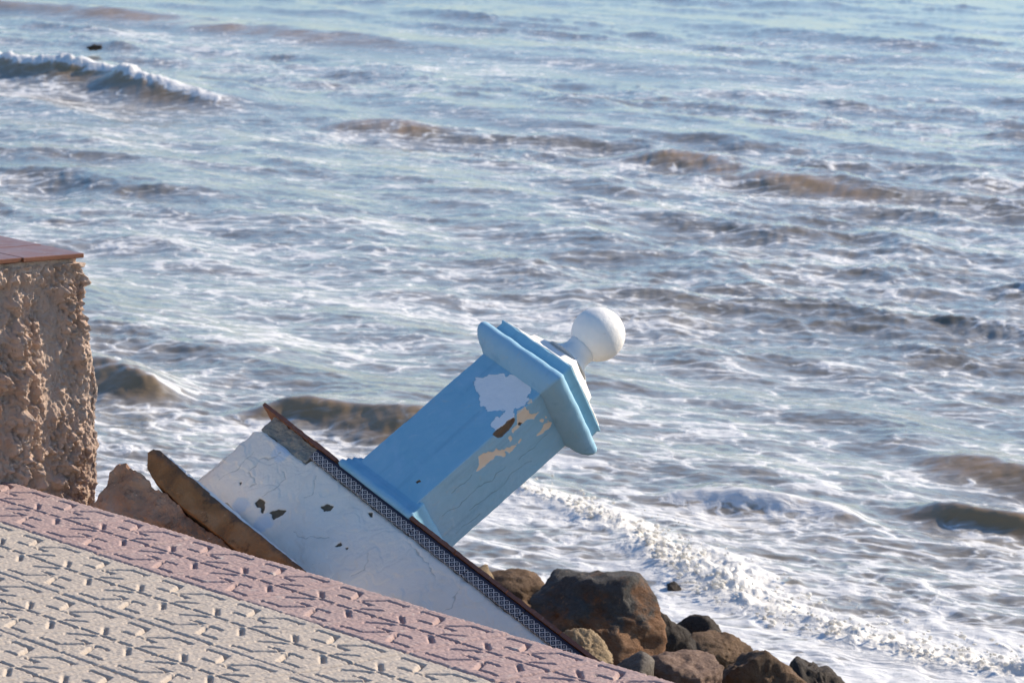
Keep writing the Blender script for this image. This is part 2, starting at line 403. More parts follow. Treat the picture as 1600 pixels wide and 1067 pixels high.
# ------------------------------------------------------------------ standing stump of the sea wall
def mat_concrete():
    t = NT('broken_rubble_concrete'); P = t.pos(); sm = t.attr('smoothness')
    n = t.noise(P, 3.2, 6, .6); n2 = t.noise(P, 60, 6, .75); n3 = t.noise(P, 11, 6, .65)
    c = t.ramp(n, [(.3, (.52, .35, .255)), (.5, (.70, .52, .405)), (.7, (.78, .63, .515))])
    c = t.mix(t.smooth(n3, .56, .76), c, (.44, .31, .22))
    c = t.mix(t.math('MULTIPLY', sm, .75), c, t.mix(n3, (.44, .31, .235), (.66, .51, .41)))
    c = t.mix(t.smooth(n2, .58, .70), c, (.64, .55, .45))
    c = t.mix(t.smooth(n2, .40, .30), c, (.30, .215, .16))
    b1 = t.bump(n2, 1.0, .016); b2 = t.bump(t.noise(P, 190, 3, .7), .7, .003, b1)
    return t.done(t.pbsdf(c, .95, b2, .1))
def build_stump():
    # path in (u,v) metres relative to lattice: inner face -> broken end -> sea face
    ue = -1.05 * S; v0 = -.10 * S; L = 12 * S
    zs = np.concatenate([np.linspace(-.95, -.25, 24), np.linspace(-.24, .572, 250)])
    sin_ = np.concatenate([np.linspace(-L, -.25, 20), np.linspace(-.24, 0, 30)]); nE = 190
    t = np.linspace(0, 1, nE)
    vr = np.interp(zs, [-.95, -.15, -.06, .04, .12, .22, .33, .40, .455, .50, .525, .55, .572], [1.39, 1.28, 1.31, 1.36, 1.33, 1.365, 1.28, 1.19, 1.16, 1.215, 1.205, 1.165, 1.14]) * S
    rows = []; sm = []
    for z, vm in zip(zs, vr):
        pu = np.concatenate([sin_ , np.zeros(nE), sin_[::-1]]) + ue
        pv = np.concatenate([np.full(len(sin_), v0), v0 + (vm - v0) * t, np.full(len(sin_), vm)])
        rows.append(np.stack([pu, pv, np.full(pu.shape, z)], -1))
    A = np.array(rows); u, v, z = A[..., 0], A[..., 1], A[..., 2]
    nu = np.zeros(u.shape[1]); nv = np.zeros(u.shape[1]); k = len(sin_)
    nv[:k] = -1; nu[k:k + nE] = 1; nv[k + nE:] = 1
    nu[k - 3:k + 3] = .7; nv[k - 3:k + 3] = -.7; nu[k + nE - 5:k + nE + 5] = .7; nv[k + nE - 5:k + nE + 5] = .7
    w = np.exp(-np.maximum(0, -(u - ue)) / .10); w = np.maximum(w, .12)
    zz = z + .0
    wv = v + .035 * fbm(v * 3, z * 2.2, 2.0, 2)
    bands = np.zeros(u.shape)
    for c_, wd_, am in ((.02, .028, 1.0), (.155, .024, 1.0), (.205, .020, .65), (.33, .05, .35), (.075, .02, .3)):
        bands = np.maximum(bands, am * np.exp(-((wv - c_) / wd_) ** 2))
    bands *= sstep(.56, .42, z + .05 * fbm(v * 8, z * 8, 1., 2))
    big = fbm(v * 6, z * 3.0, u * 6 + 1.3, 3)
    peb = np.abs(fbm(v * 13, z * 9, u * 13 + 4.0, 5, .62)); fine = fbm(v * 90, z * 90, u * 90 + 7.0, 3, .6)
    rough = np.clip(bands * 1.2 + .12 + .9 * sstep(.02, .30, big) + .5 * sstep(.50, .54, z), 0, 1)
    disp = .022 * big + .045 * bands * (.75 + .5 * big) + .060 * (peb - .25) * rough + (.0030 + .0070 * rough) * fine
    ledge = sstep(.535, .505, z + .012 * fbm(v * 12, z * 3, 5., 2)); disp = disp * (.75 + .25 * ledge) - .012 * ledge * sstep(.36, .50, z)
    disp = disp - .004
    seaside = np.zeros_like(disp); edge = (np.arange(u.shape[1]) > k + nE - 12)[None, :]
    disp = np.where(edge, np.clip(disp, -.03, .014), disp) * w
    X2 = u + nu[None, :] * disp; Y2 = v + nv[None, :] * disp
    W = np.stack([LO[0] + X2 * UH[0] + Y2 * VH[0], LO[1] + X2 * UH[1] + Y2 * VH[1], z + .004 * fbm(u * 20, v * 20, z * 20, 2) * (z < .57)], -1)
    nc = u.shape[1]; nr = len(zs)
    return np_mesh('wall_body', W, grid_faces(nr, nc), extra=[list(range((nr - 1) * nc, nr * nc))], attrs={'smoothness': (1 - rough)})
def mat_glazed():
    t = NT('brown_glazed_tile'); P = t.objc()
    n = t.noise(P, 7, 5, .6); c = t.mix(n, (.135, .050, .026), (.235, .088, .042))
    c = t.mix(t.smooth(t.noise(P, 40, 5, .7), .60, .72), c, (.36, .24, .17))
    r = t.math('ADD', .22, t.math('MULTIPLY', t.noise(P, 25, 4), .3))
    return t.done(t.pbsdf(c, r, t.bump(t.noise(P, 60, 4), .25, .003), .5))
M_CONC = mat_concrete(); M_GLAZE = mat_glazed()
stump = empty('broken_parapet', kind='thing', label='rough broken end of the standing sea wall with brown glazed tiles on top', category='wall')
obj('wall_body', build_stump(), M_CONC, stump)
mortar_m = mat_plain('grey_mortar', (.23, .205, .165), (.36, .32, .265), 14, .008, 70)
def uvbox(name, u0, u1, v0, v1, z0, z1, bevel): # metres in the lattice frame
    return box_mesh(name, u0, u1, v0, v1, z0, z1, bevel)
LM = Matrix.Translation((LO[0], LO[1], 0)) @ Matrix.Rotation(YAW, 4, 'Z')
mb = obj('mortar_bed', rough_slab('mortar_bed', -12 * S, -1.085 * S, -.08 * S, 1.11 * S, .560, .5855, .012, .007, 4., 25), M_CONC, stump); mb.matrix_world = LM
ctile = box_mesh('cap_tile', -.1015, .1015, -.0945, .0945, 0, .0125, .0022)
for i in range(16):
    for j, vc in enumerate((.205, .845)):
        o = obj('cap_tile', ctile, M_GLAZE, stump)
        uc = -1.034 * S - .1015 - i * .2075 + (.004 if j else -.002)
        o.matrix_world = LM @ Matrix.Translation((uc, vc * S, .5862 + random.uniform(-.001, .001))) @ Matrix.Rotation(random.uniform(-.01, .01), 4, 'Z') @ Matrix.Rotation(random.uniform(-.006, .006), 4, 'X')

# ------------------------------------------------------------------ the toppled wall section with its pillar
E1 = Vector((.6237, -.7203, -.3035)); E2 = Vector((.3226, .5909, -.7394)); E3 = E1.cross(E2).normalized()
E1.normalize(); E2 = E3.cross(E1)
KB = 1.0465
ORG = Vector((-.2439, 8.8202, .0028))
BM = Matrix(((E1.x, E2.x, E3.x, ORG.x), (E1.y, E2.y, E3.y, ORG.y), (E1.z, E2.z, E3.z, ORG.z), (0, 0, 0, 1))) @ Matrix.Scale(KB, 4)
blk = empty('toppled_parapet', kind='thing', label='toppled white plaster wall section carrying a peeling blue pillar with ball finial', category='wall')
blk.matrix_world = BM
W1, W2, SH = .2379, .2129, .447
ZT = -.072                                            # top of the white plaster under the frieze
HOLES = [[(-.371, -.255), (-.373, -.235), (-.350, -.234), (-.338, -.246), (-.322, -.262), (-.332, -.262), (-.342, -.252), (-.352, -.258)],
         [(-.311, -.248), (-.302, -.228), (-.279, -.218), (-.273, -.232), (-.284, -.257)],
         [(-.208, -.154), (-.202, -.137), (-.182, -.132), (-.177, -.145), (-.187, -.158)],
         [(-.076, -.211), (-.071, -.194), (-.062, -.196), (-.067, -.212)],
         [(-.086, -.088), (-.076, -.084), (-.063, -.090), (-.067, -.097), (-.077, -.093)], [(-.048, -.196), (-.043, -.190), (-.040, -.197)],
         [(-.462, -.236), (-.455, -.232), (-.452, -.240)]]
CRACKS = [[(-.445, -.097), (-.444, -.122), (-.471, -.151), (-.469, -.171), (-.466, -.198), (-.448, -.203), (-.414, -.207), (-.421, -.226)],
          [(-.388, -.147), (-.358, -.151), (-.362, -.179), (-.364, -.208), (-.369, -.229)], [(-.563, -.305), (-.556, -.242), (-.562, -.178)],
          [(.06, -.078), (.114, -.092), (.176, -.096), (.23, -.12)], [(-.21, -.25), (-.15, -.235), (-.11, -.20)], [(.02, -.17), (.05, -.21), (.04, -.25)],
          [(.30, -.10), (.33, -.15), (.32, -.20)], [(-.30, -.10), (-.26, -.135), (-.27, -.165)], [(-.52, -.15), (-.50, -.20), (-.515, -.26)]]
def build_wall():
    xs = np.concatenate([np.linspace(-.568, .55, 420), np.linspace(.56, .98, 30)]); zs = np.concatenate([np.linspace(-.56, -.36, 24), np.linspace(-.357, ZT, 118)])
    X, Z = np.meshgrid(xs, zs)
    h = np.full(X.shape, -1.0)
    for p in HOLES: h = np.maximum(h, sdf_poly(X, Z, p))
    h = h + .004 * fbm(X * 55, Z * 55, 2.0, 3)
    cr = np.full(X.shape, 1.0)
    for p in CRACKS: cr = np.minimum(cr, dist_line(X + .010 * fbm(X * 22, Z * 22, 1., 3), Z + .010 * fbm(X * 22, Z * 22, 5., 3), p))
    edge = np.minimum(X - xs[0], (ZT - Z) + .0)
    y = .006 * sstep(-.0015, .002, h) + .0022 * np.exp(-(cr / .0016) ** 2)
    y += .0022 * fbm(X * 6, Z * 6, 3., 3) + .0009 * fbm(X * 40, Z * 40, 3., 3)
    # flakes of plaster lifted beside the cracks
    fl = fbm(X * 9 + 3, Z * 9, 8.0, 3); y += -.0018 * sstep(.12, .15, fl) - .0012 * sstep(-.18, -.15, fl)
    y += .006 * np.exp(-np.maximum(edge, 0) / .004)
    xl = X + (X < -.5) * 0
    tl = np.exp(-(X - xs[0]) / .02); Xo = X + tl * (.008 * fbm(X * 0 + 1, Z * 18, 3., 3) + .02 * sstep(-.105, -.075, Z))
    Zo = Z - np.where(X < -.352, .018, 0) * sstep(-.13, ZT, Z) + np.exp(-(ZT - Z) / .01) * .003 * fbm(X * 30, 0 * X, 3., 3)
    V = np.stack([Xo, y, Zo], -1).reshape(-1, 3); nr, nc = X.shape
    q = grid_faces(nr, nc)
    ring = np.concatenate([np.arange(nc), np.arange(1, nr) * nc + nc - 1, (nr - 1) * nc + np.arange(nc - 2, -1, -1), np.arange(nr - 2, 0, -1) * nc])
    lo = V[ring].copy(); lo[:, 1] = W2 + .004; N0 = len(V); k = len(ring); i = np.arange(k)
    sk = np.stack([ring, N0 + i, N0 + (i + 1) % k, ring[(i + 1) % k]], -1)[:, ::-1]
    pad = np.full(k, -1.0)
    return np_mesh('wall', np.concatenate([V, lo]), np.concatenate([q, sk]), extra=[list(N0 + i)],
                   attrs={'hole': np.concatenate([h.ravel(), pad]), 'crack': np.concatenate([cr.ravel(), pad + 2])})
def mat_plaster():
    t = NT('white_plaster'); P = t.objc(); h = t.attr('hole'); cr = t.attr('crack')
    n = t.noise(P, 5, 6, .6); n2 = t.noise(P, 90, 5, .7); n3 = t.noise(P, 14, 6, .65, .3)
    c = t.mix(n, (.745, .645, .535), (.84, .755, .655))
    c = t.mix(t.math('MULTIPLY', t.smooth(n3, .52, .76), .5), c, (.62, .55, .46))
    for (x, z, r) in ((-.397, -.281, .030), (-.295, -.279, .034), (-.44, -.11, .03)):
        d = t.n('VectorMath', {0: P, 1: (x, 0, z)}, operation='DISTANCE', out=1)
        d = t.math('ADD', d, t.math('MULTIPLY', t.math('SUBTRACT', n3, .5), .06))
        c = t.mix(t.math('MULTIPLY', t.smooth(d, r, r * .55), .55), c, (.40, .53, .66))
    c = t.mix(t.math('MULTIPLY', t.smooth(cr, .0020, .0004), .55), c, (.36, .31, .25))
    c = t.mix(t.smooth(n2, .68, .74), c, (.40, .35, .29))
    c = t.mix(t.smooth(h, -.0008, .0008), c, t.mix(n2, (.075, .055, .035), (.19, .15, .105)))
    return t.done(t.pbsdf(c, .9, t.bump(n2, .7, .003, t.bump(n3, .6, .008)), .2))
M_PLASTER = mat_plaster()
obj('wall', build_wall(), M_PLASTER, blk)
obj('mortar_strip', rough_slab('mortar_strip', -.556, -.362, .003, W2, -.0895, -.0405, .006, .006, 1.), mortar_m, blk)
obj('mortar_core', box_mesh('mortar_core', -.361, .97, .004, W2, ZT + .002, -.0405), mortar_m, blk)
# navy patterned frieze tiles
def mat_frieze():
    t = NT('navy_diamond_tile'); P = t.objc(); sp = t.n('SeparateXYZ', {0: P}, out=None)
    x = t.math('DIVIDE', sp.outputs[0], .0205); z = t.math('DIVIDE', t.math('ADD', sp.outputs[2], .0155), .0168)
    a = t.math('FRACT', t.math('ADD', x, z)); b = t.math('FRACT', t.math('SUBTRACT', x, z))
    da = t.math('ABSOLUTE', t.math('SUBTRACT', a, .5)); db = t.math('ABSOLUTE', t.math('SUBTRACT', b, .5))
    m = t.math('MAXIMUM', da, db); line = t.smooth(m, .395, .43)
    dot = t.smooth(t.math('MAXIMUM', da, db), .17, .11); dot2 = t.smooth(t.math('MAXIMUM', da, db), .05, .09)
    inside = t.smooth(sp.outputs[2], .0085, .0075)
    mk = t.math('MULTIPLY', t.math('MAXIMUM', line, t.math('MULTIPLY', dot, dot2)), inside)
    n = t.noise(P, 120, 4, .7)
    c = t.mix(mk, t.mix(n, (.014, .011, .022), (.035, .027, .042)), t.mix(n, (.50, .42, .36), (.66, .57, .50)))
    return t.done(t.pbsdf(c, .35, t.bump(t.math('MULTIPLY', mk, .5), .4, .001), .4))
M_FRIEZE = mat_frieze()
for x0, x1 in ((-.361, -.157), (-.155, .062), (.064, .280), (.282, .499), (.501, .717), (.719, .935)):
    w = x1 - x0
    o = obj('frieze_tile', box_mesh('frieze_tile', -w / 2, w / 2, -.006, .004, -.0155, .0150, .0008, 1), M_FRIEZE, blk)
    o.location = ((x0 + x1) / 2, random.uniform(-.001, .001), -.0565); o.rotation_euler = (0, random.uniform(-.004, .004), 0)
# brown cap tiles along the edge
for i, (x0, x1) in enumerate(((-.610, -.405), (-.402, -.285), (.030, .214), (.217, .420), (.423, .625), (.628, .83), (.833, .985))):
    w = x1 - x0
    o = obj('cap_tile', rough_slab('cap_tile', -w / 2, w / 2, -.012, W2 + .012, -.005, .005, .012, .0016, i * 3.3, 60), M_GLAZE, blk)
    o.location = ((x0 + x1) / 2, 0, -.0352 + random.uniform(-.0006, .0006)); o.rotation_euler = (0, random.uniform(-.006, .006), 0)
# pillar ------------------------------------------------------------
WHITE = [(-.185, .354), (-.189, .367), (-.171, .378), (-.163, .398), (-.132, .421), (-.122, .418), (-.115, .430), (-.09, .441), (-.068, .440), (-.043, .434), (-.028, .425), (-.025, .409), (-.013, .401), (-.007, .379), (-.013, .362), (-.02, .362), (-.016, .351), (.004, .341), (.004, .321), (-.001, .299), (-.011, .285), (-.028, .282), (-.039, .294), (-.039, .309), (-.033, .319), (-.036, .344), (-.052, .331), (-.075, .313), (-.093, .316), (-.108, .314), (-.125, .324), (-.131, .333), (-.155, .338)]
CREAM = [[(-.009, .358), (-.001, .381), (.019, .382), (.038, .387), (.048, .404), (.055, .387), (.042, .37), (.041, .356), (.042, .34), (.04, .326), (.047, .32), (.029, .319), (.028, .339), (.018, .347), (.001, .35)],
         [(-.006, .391), (-.006, .404), (.004, .402), (.004, .388)], [(.108, .375), (.105, .393), (.092, .402), (.096, .416), (.112, .424), (.121, .417), (.116, .4), (.12, .391)],
         [(.059, .187), (.04, .203), (.025, .209), (.023, .225), (.044, .249), (.046, .26), (.063, .264), (.067, .284), (.075, .304), (.086, .31), (.09, .298), (.089, .288), (.074, .278), (.088, .27), (.074, .255), (.06, .25), (.066, .233), (.066, .207)],
         [(.081, .314), (.076, .333), (.085, .331), (.092, .321)], [(.047, .301), (.045, .308), (.056, .309), (.059, .302)], [(.075, .400), (.083, .410), (.088, .404)], [(.078, .418), (.086, .424), (.085, .415)]]
HOLE_R = [[(-.006, .268), (-.008, .291), (-.008, .323), (-.004, .336), (.009, .341), (.021, .331), (.026, .313), (.028, .289), (.022, .28), (.010, .272)], [(.03, .342), (.03, .347), (.039, .355), (.043, .347), (.038, .342)]]
CR_R = [[(.10, .05), (.115, .12), (.105, .17), (.12, .21), (.115, .26)], [(.15, .12), (.16, .20), (.155, .27), (.165, .33)], [(.06, .10), (.07, .14), (.066, .17)], [(.125, .30), (.135, .36), (.13, .40)], [(.18, .06), (.185, .14)]]
def build_shaft():
    r = .004
    fx = np.linspace(-W1 + r, -r, 130); ry = np.linspace(r, W2 - r, 116)
    arc = np.linspace(0, math.pi / 2, 5)[1:-1]
    path = [(x, 0, 0, -1) for x in fx] + [(-r + r * math.sin(a), r - r * math.cos(a), math.sin(a), -math.cos(a)) for a in arc] + [(0, y, 1, 0) for y in ry]
    path += [(-r + r * math.cos(a), W2 - r + r * math.sin(a), math.cos(a), math.sin(a)) for a in arc]
    path += [(x, W2, 0, 1) for x in np.linspace(-r, -W1 + r, 20)] + [(-W1 + r - r * math.sin(a), W2 - r + r * math.cos(a), -math.sin(a), math.cos(a)) for a in arc]
    path += [(-W1, y, -1, 0) for y in np.linspace(W2 - r, r, 20)] + [(-W1 + r - r * math.cos(a), r - r * math.sin(a), -math.cos(a), -math.sin(a)) for a in arc]
    path = np.array(path); zs = np.linspace(-.028, SH, 235)
    X = np.repeat(path[None, :, 0], len(zs), 0); Y = np.repeat(path[None, :, 1], len(zs), 0); Z = np.repeat(zs[:, None], len(path), 1)
    nx, ny = path[None, :, 2], path[None, :, 3]
    front = np.repeat((path[:, 3] < -.1)[None, :], len(zs), 0); right = np.repeat(((path[:, 2] > .1) & (path[:, 3] > -.9) & (path[:, 3] < .5))[None, :], len(zs), 0)
    wb = .0055 * fbm(X * 60, Y * 60, Z * 60, 4, .6)
    S1 = X + Y                                         # unrolled coordinate: negative on the front, positive on the end face
    p = np.where(front | right, sdf_poly(S1, Z, WHITE), -1); c = np.full(X.shape, -1.0); h = np.full(X.shape, -1.0); ck = np.full(X.shape, 1.0)
    for q in CREAM: c = np.maximum(c, sdf_poly(S1, Z, q))
    for q in HOLE_R: h = np.maximum(h, sdf_poly(S1, Z, q))
    for q in CR_R: ck = np.minimum(ck, dist_line(S1 + .012 * fbm(S1 * 20, Z * 20, 1., 3), Z, q))
    c = np.where(front | right, c, -1); h = np.where(front | right, h, -1); ck = np.where(right, ck, 1.0)
    # chipped far arris of the front face and chips near the foot
    p = p + wb * .9; c = c + wb * .9; h = h + wb * .5
    for q in ([(-.24, .160), (-.234, .158), (-.231, .178), (-.234, .198), (-.24, .202)], [(-.24, .108), (-.236, .110), (-.237, .12), (-.24, .121)], [(-.058, .050), (-.050, .048), (-.047, .058), (-.055, .061)]):
        h = np.maximum(h, np.where(front, sdf_poly(X, Z, q), -1) + wb * .4)
    d = -.0012 * sstep(-.0008, .0012, np.maximum(p, c)) - .007 * sstep(-.001, .003, h) - .0012 * np.exp(-(ck / .0015) ** 2)
    d = d + .0011 * fbm(X * 9, Y * 9, Z * 7, 3) + .0005 * fbm(X * 60, Y * 60, Z * 40, 2)
    d = d + .0006 * np.where(right, sstep(.10, .13, fbm(S1 * 18, Z * 5, 4., 3)), 0)
    V = np.stack([X + nx * d, Y + ny * d, Z], -1); nr, nc = X.shape
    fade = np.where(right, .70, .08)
    return np_mesh('pillar', V, grid_faces(nr, nc, True), extra=[list(range(nc))[::-1], list(range((nr - 1) * nc, nr * nc))], attrs={'peel': p, 'cream': c, 'hole': h, 'crack': ck, 'fade': fade})
def mat_blue(name, use_attr=True, pale=.0):
    t = NT(name); P = t.objc()
    n = t.noise(P, 7, 6, .6); n2 = t.noise(P, 110, 5, .7); n3 = t.noise(P, 22, 6, .65, .8)
    st = t.noise(t.n('Mapping', {'Vector': P, 'Scale': (30, 30, 3)}), 1, 4, .6)
    c = t.mix(n, (.160, .365, .495), (.24, .455, .57))
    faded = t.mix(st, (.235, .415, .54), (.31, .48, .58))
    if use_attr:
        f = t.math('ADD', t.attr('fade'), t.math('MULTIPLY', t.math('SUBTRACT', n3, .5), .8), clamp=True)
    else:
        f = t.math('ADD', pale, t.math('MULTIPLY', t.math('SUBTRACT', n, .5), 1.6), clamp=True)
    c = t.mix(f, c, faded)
    c = t.mix(t.math('MULTIPLY', t.smooth(t.noise(P, 5, 6, .7, 1.5), .44, .64), .45), c, (.29, .47, .60))
    c = t.mix(t.math('MULTIPLY', t.smooth(st, .52, .75), .35), c, (.11, .24, .36))
    c = t.mix(t.math('MULTIPLY', t.smooth(t.noise(P, 13, 7, .75, 2.0), .56, .72), .4), c, (.40, .42, .40))
    c = t.mix(t.math('MULTIPLY', t.smooth(n3, .60, .74), .45), c, (.36, .52, .60))
    c = t.mix(t.math('MULTIPLY', t.smooth(n3, .36, .24), .35), c, (.10, .22, .33))
    c = t.mix(t.smooth(n2, .70, .76), c, (.10, .13, .14))
    b = t.bump(n2, .4, .0015, t.bump(n3, .45, .004))
    if use_attr:
        rim = t.smooth(t.math('ABSOLUTE', t.attr('peel')), .0016, .0004)
        c = t.mix(t.math('MULTIPLY', rim, .45), c, (.16, .20, .22))
        c = t.mix(t.math('MULTIPLY', t.smooth(t.attr('crack'), .0022, .0006), .6), c, (.12, .20, .24))
        c = t.mix(t.smooth(t.attr('peel'), -.0003, .0004), c, t.mix(n3, (.70, .67, .65), (.80, .77, .75)))
        c = t.mix(t.smooth(t.attr('cream'), -.0003, .0004), c, t.mix(n3, (.66, .50, .36), (.76, .64, .50)))
        c = t.mix(t.smooth(t.attr('hole'), -.0005, .0006), c, t.mix(n2, (.09, .055, .032), (.24, .15, .09)))
    return t.done(t.pbsdf(c, .72, b, .3))
M_BLUE = mat_blue('blue_paint'); M_BLUE2 = mat_blue('worn_blue_paint', False, .6); M_BLUE3 = mat_blue('deep_blue_paint', False, .15)
def mat_white():
    t = NT('white_paint'); P = t.objc()
    n = t.noise(P, 9, 6, .6); n2 = t.noise(P, 120, 5, .7); n3 = t.noise(P, 30, 5, .7)
    c = t.mix(n, (.72, .685, .63), (.80, .775, .735)); c = t.mix(t.math('MULTIPLY', t.smooth(n3, .62, .74), .5), c, (.50, .43, .35))
    return t.done(t.pbsdf(c, .7, t.bump(n2, .5, .0015, t.bump(n3, .35, .004)), .3))
M_WHITE = mat_white()
pil = obj('pillar', build_shaft(), M_BLUE, blk)
def sweep_square(name, prof, x0, x1, y0, y1, per=26, amp=.0018, seed=0., closed_top=True):
    """profile [(overhang, z)] carried round the rectangle with mitred corners, edges softened by noise"""
    prof = np.array(prof, float); out = []
    tt = np.linspace(0, 1, per, endpoint=False)
    for o_, z in prof:
        a, b, c, d = x0 - o_, x1 + o_, y0 - o_, y1 + o_
        ring = [(a + (b - a) * t, c) for t in tt] + [(b, c + (d - c) * t) for t in tt] + [(b - (b - a) * t, d) for t in tt] + [(a, d - (d - c) * t) for t in tt]
        out.append([(x, y, z) for x, y in ring])
    A = np.array(out); n = amp * np.stack([fbm(A[..., 0] * 25, A[..., 1] * 25, A[..., 2] * 25 + seed + k, 3) for k in (0, 30, 60)], -1); A = A + n
    nr, nc = A.shape[:2]
    me = np_mesh(name, A, grid_faces(nr, nc, True), extra=[list(range(nc))[::-1], list(range((nr - 1) * nc, nr * nc))])
    return me
def arc_prof(o0, z0, o1, z1, bulge, n=9):
    t = np.linspace(0, 1, n); 
    return [(o0 + (o1 - o0) * a + bulge * math.sin(math.pi * a), z0 + (z1 - z0) * a) for a in t]
torus = [(.0, .432), (.006, .4365), (.018, .4420), (.031, .4515), (.040, .4625), (.0445, .474), (.0445, .484), (.0405, .4915), (.034, .4960), (.019, .4970), (.014, .4960)]
fillet = [(.012, .4968), (.0172, .4972), (.0178, .503), (.018, .522), (.0215, .527), (.021, .531), (.015, .533)]
obj('cornice', sweep_square('cornice', torus, -W1, 0, 0, W2, 40, .0016, 1.), M_BLUE2, pil)
obj('cornice_band', sweep_square('cornice_band', fillet, -W1, 0, 0, W2, 30, .0022, 4.), M_BLUE3, pil)
obj('pyramid_cap', sweep_square('pyramid_cap', [(.014, .5325), (.012, .538), (-.030, .556), (-.034, .558), (-.036, .569), (-.040, .572), (-.060, .583), (-.076, .598)], -W1, 0, 0, W2, 26, .0022, 8.), M_WHITE, pil)
def lathe(name, prof, cx, cy, n=48, amp=.0, seed=0.):
    prof = np.array(prof, float); a = np.linspace(0, 2 * math.pi, n, endpoint=False)
    A = np.stack([cx + prof[:, :1] * np.cos(a), cy + prof[:, :1] * np.sin(a), np.repeat(prof[:, 1:], n, 1)], -1)
    A = A + amp * np.stack([fbm(A[..., 0] * 30, A[..., 1] * 30, A[..., 2] * 30 + seed + k, 3) for k in (0, 30, 60)], -1)
    return np_mesh(name, A, grid_faces(len(prof), n, True), extra=[list(range(n))[::-1], list(range((len(prof) - 1) * n, len(prof) * n))])
CX, CY, ZB, RB = -W1 / 2, W2 / 2, .6956, .0705
neck = [(.068, .586), (.056, .592), (.048, .600), (.042, .610), (.0395, .620), (.040, .632), (.044, .645)]
obj('finial_neck', lathe('finial_neck', neck, CX, CY, 40, .0012), M_WHITE, pil)
ball = [(RB * math.sin(a), ZB - RB * math.cos(a)) for a in np.linspace(.02, math.pi - .02, 40)]
obj('finial_ball', lathe('finial_ball', ball, CX, CY, 64, .0010, 3.), M_WHITE, pil)
base_prof = [(.026, -.0405), (.032, -.038), (.033, -.030), (.032, -.022), (.026, -.018), (.0265, -.010), (.020, -.006), (.0205, .002), (.014, .008), (.012, .014), (.004, .020), (.001, .022)]
obj('base_moulding', sweep_square('base_moulding', base_prof, -W1, 0, .018, W2 - .004, 30, .0016, 2.), M_BLUE3, pil)

# ------------------------------------------------------------------ broken pieces lying against the toppled wall
def poly_slab(name, poly, y0, y1, amp, seed, cell=.008, fr=22):
    """outline in the (x, z) plane of the toppled section, extruded from y0 to y1, roughened"""
    bm = bmesh.new(); n = len(poly)
    a = [bm.verts.new((x, y0, z)) for x, z in poly]; b = [bm.verts.new((x, y1, z)) for x, z in poly]
    bm.faces.new(a); bm.faces.new(b[::-1])
    for i in range(n): bm.faces.new((a[i], b[i], b[(i + 1) % n], a[(i + 1) % n]))
    bmesh.ops.recalc_face_normals(bm, faces=bm.faces[:])
    P = np.array(poly)
    for ax, lo_, hi_ in ((0, P[:, 0].min(), P[:, 0].max()), (1, y0, y1), (2, P[:, 1].min(), P[:, 1].max())):
        m = min(90, max(1, int((hi_ - lo_) / cell)))
        for k in range(1, m):
            co = [0, 0, 0]; co[ax] = lo_ + (hi_ - lo_) * k / m; no = [0, 0, 0]; no[ax] = 1
            bmesh.ops.bisect_plane(bm, geom=bm.verts[:] + bm.edges[:] + bm.faces[:], plane_co=co, plane_no=no)
    bmesh.ops.triangulate(bm, faces=[f for f in bm.faces if len(f.verts) > 4]); bm.normal_update()
    me = bpy.data.meshes.new(name); bm.to_mesh(me); bm.free()
    V = np.array([v.co[:] for v in me.vertices]); N = np.array([v.normal[:] for v in me.vertices])
    d = amp * fbm(V[:, 0] * fr, V[:, 1] * fr, V[:, 2] * fr + seed, 5, .55); V = V + N * d[:, None]
    me.vertices.foreach_set('co', V.ravel().astype(np.float32)); me.update(); return me
def mat_stained(name, a, b, c3, sc=5, crust=None):
    t = NT(name); P = t.objc()
    n = t.noise(P, sc, 7, .62, .6); n2 = t.noise(P, 70, 6, .75); n3 = t.noise(P, 16, 6, .7)
    c = t.ramp(n, [(.32, a), (.5, b), (.68, c3)])
    c = t.mix(t.math('MULTIPLY', t.smooth(n3, .54, .70), .8), c, tuple(x * .35 for x in a))
    if crust:
        sz = t.n('SeparateXYZ', {0: P}, out=None)
        g = t.math('ADD', sz.outputs[2], t.math('MULTIPLY', t.math('SUBTRACT', n3, .5), .06))
        c = t.mix(t.math('MULTIPLY', t.smooth(g, crust - .010, crust + .012), .8), c, t.mix(n2, (.05, .036, .028), (.15, .115, .09)))
    c = t.mix(t.smooth(n2, .62, .70), c, tuple(min(1, x * 1.5) for x in c3))
    return t.done(t.pbsdf(c, .85, t.bump(n2, .9, .006, t.bump(n3, .8, .014)), .25))
M_RUST = mat_stained('rust_stained_slab', (.16, .075, .032), (.36, .150, .052), (.43, .21, .09), 9, -.352)
M_CHUNK = mat_stained('pinkish_concrete', (.34, .175, .095), (.48, .265, .155), (.58, .36, .235), 5)
slab = obj('stained_slab', poly_slab('stained_slab', [(-.626, -.344), (-.629, -.362), (-.583, -.394), (-.532, -.405), (-.416, -.411), (-.296, -.409), (-.10, -.407), (.16, -.405), (.18, -.342), (.02, -.339), (-.137, -.342), (-.293, -.343), (-.378, -.340), (-.568, -.339), (-.608, -.336)], -.130, -.045, .0022, 3., .008, 25), M_RUST,
            kind='thing', label='long rust brown stained slab edge leaning along the foot of the white wall', category='slab'); slab.matrix_world = BM
top_coat = obj('plaster_coat', poly_slab('plaster_coat', [(-.600, -.3375), (-.568, -.3405), (-.378, -.3415), (-.137, -.3435), (.18, -.3435), (.18, -.3370), (-.137, -.3370), (-.378, -.3350), (-.560, -.3350)], -.129, -.05, .0025, 13., .008, 40), M_WHITE, slab)
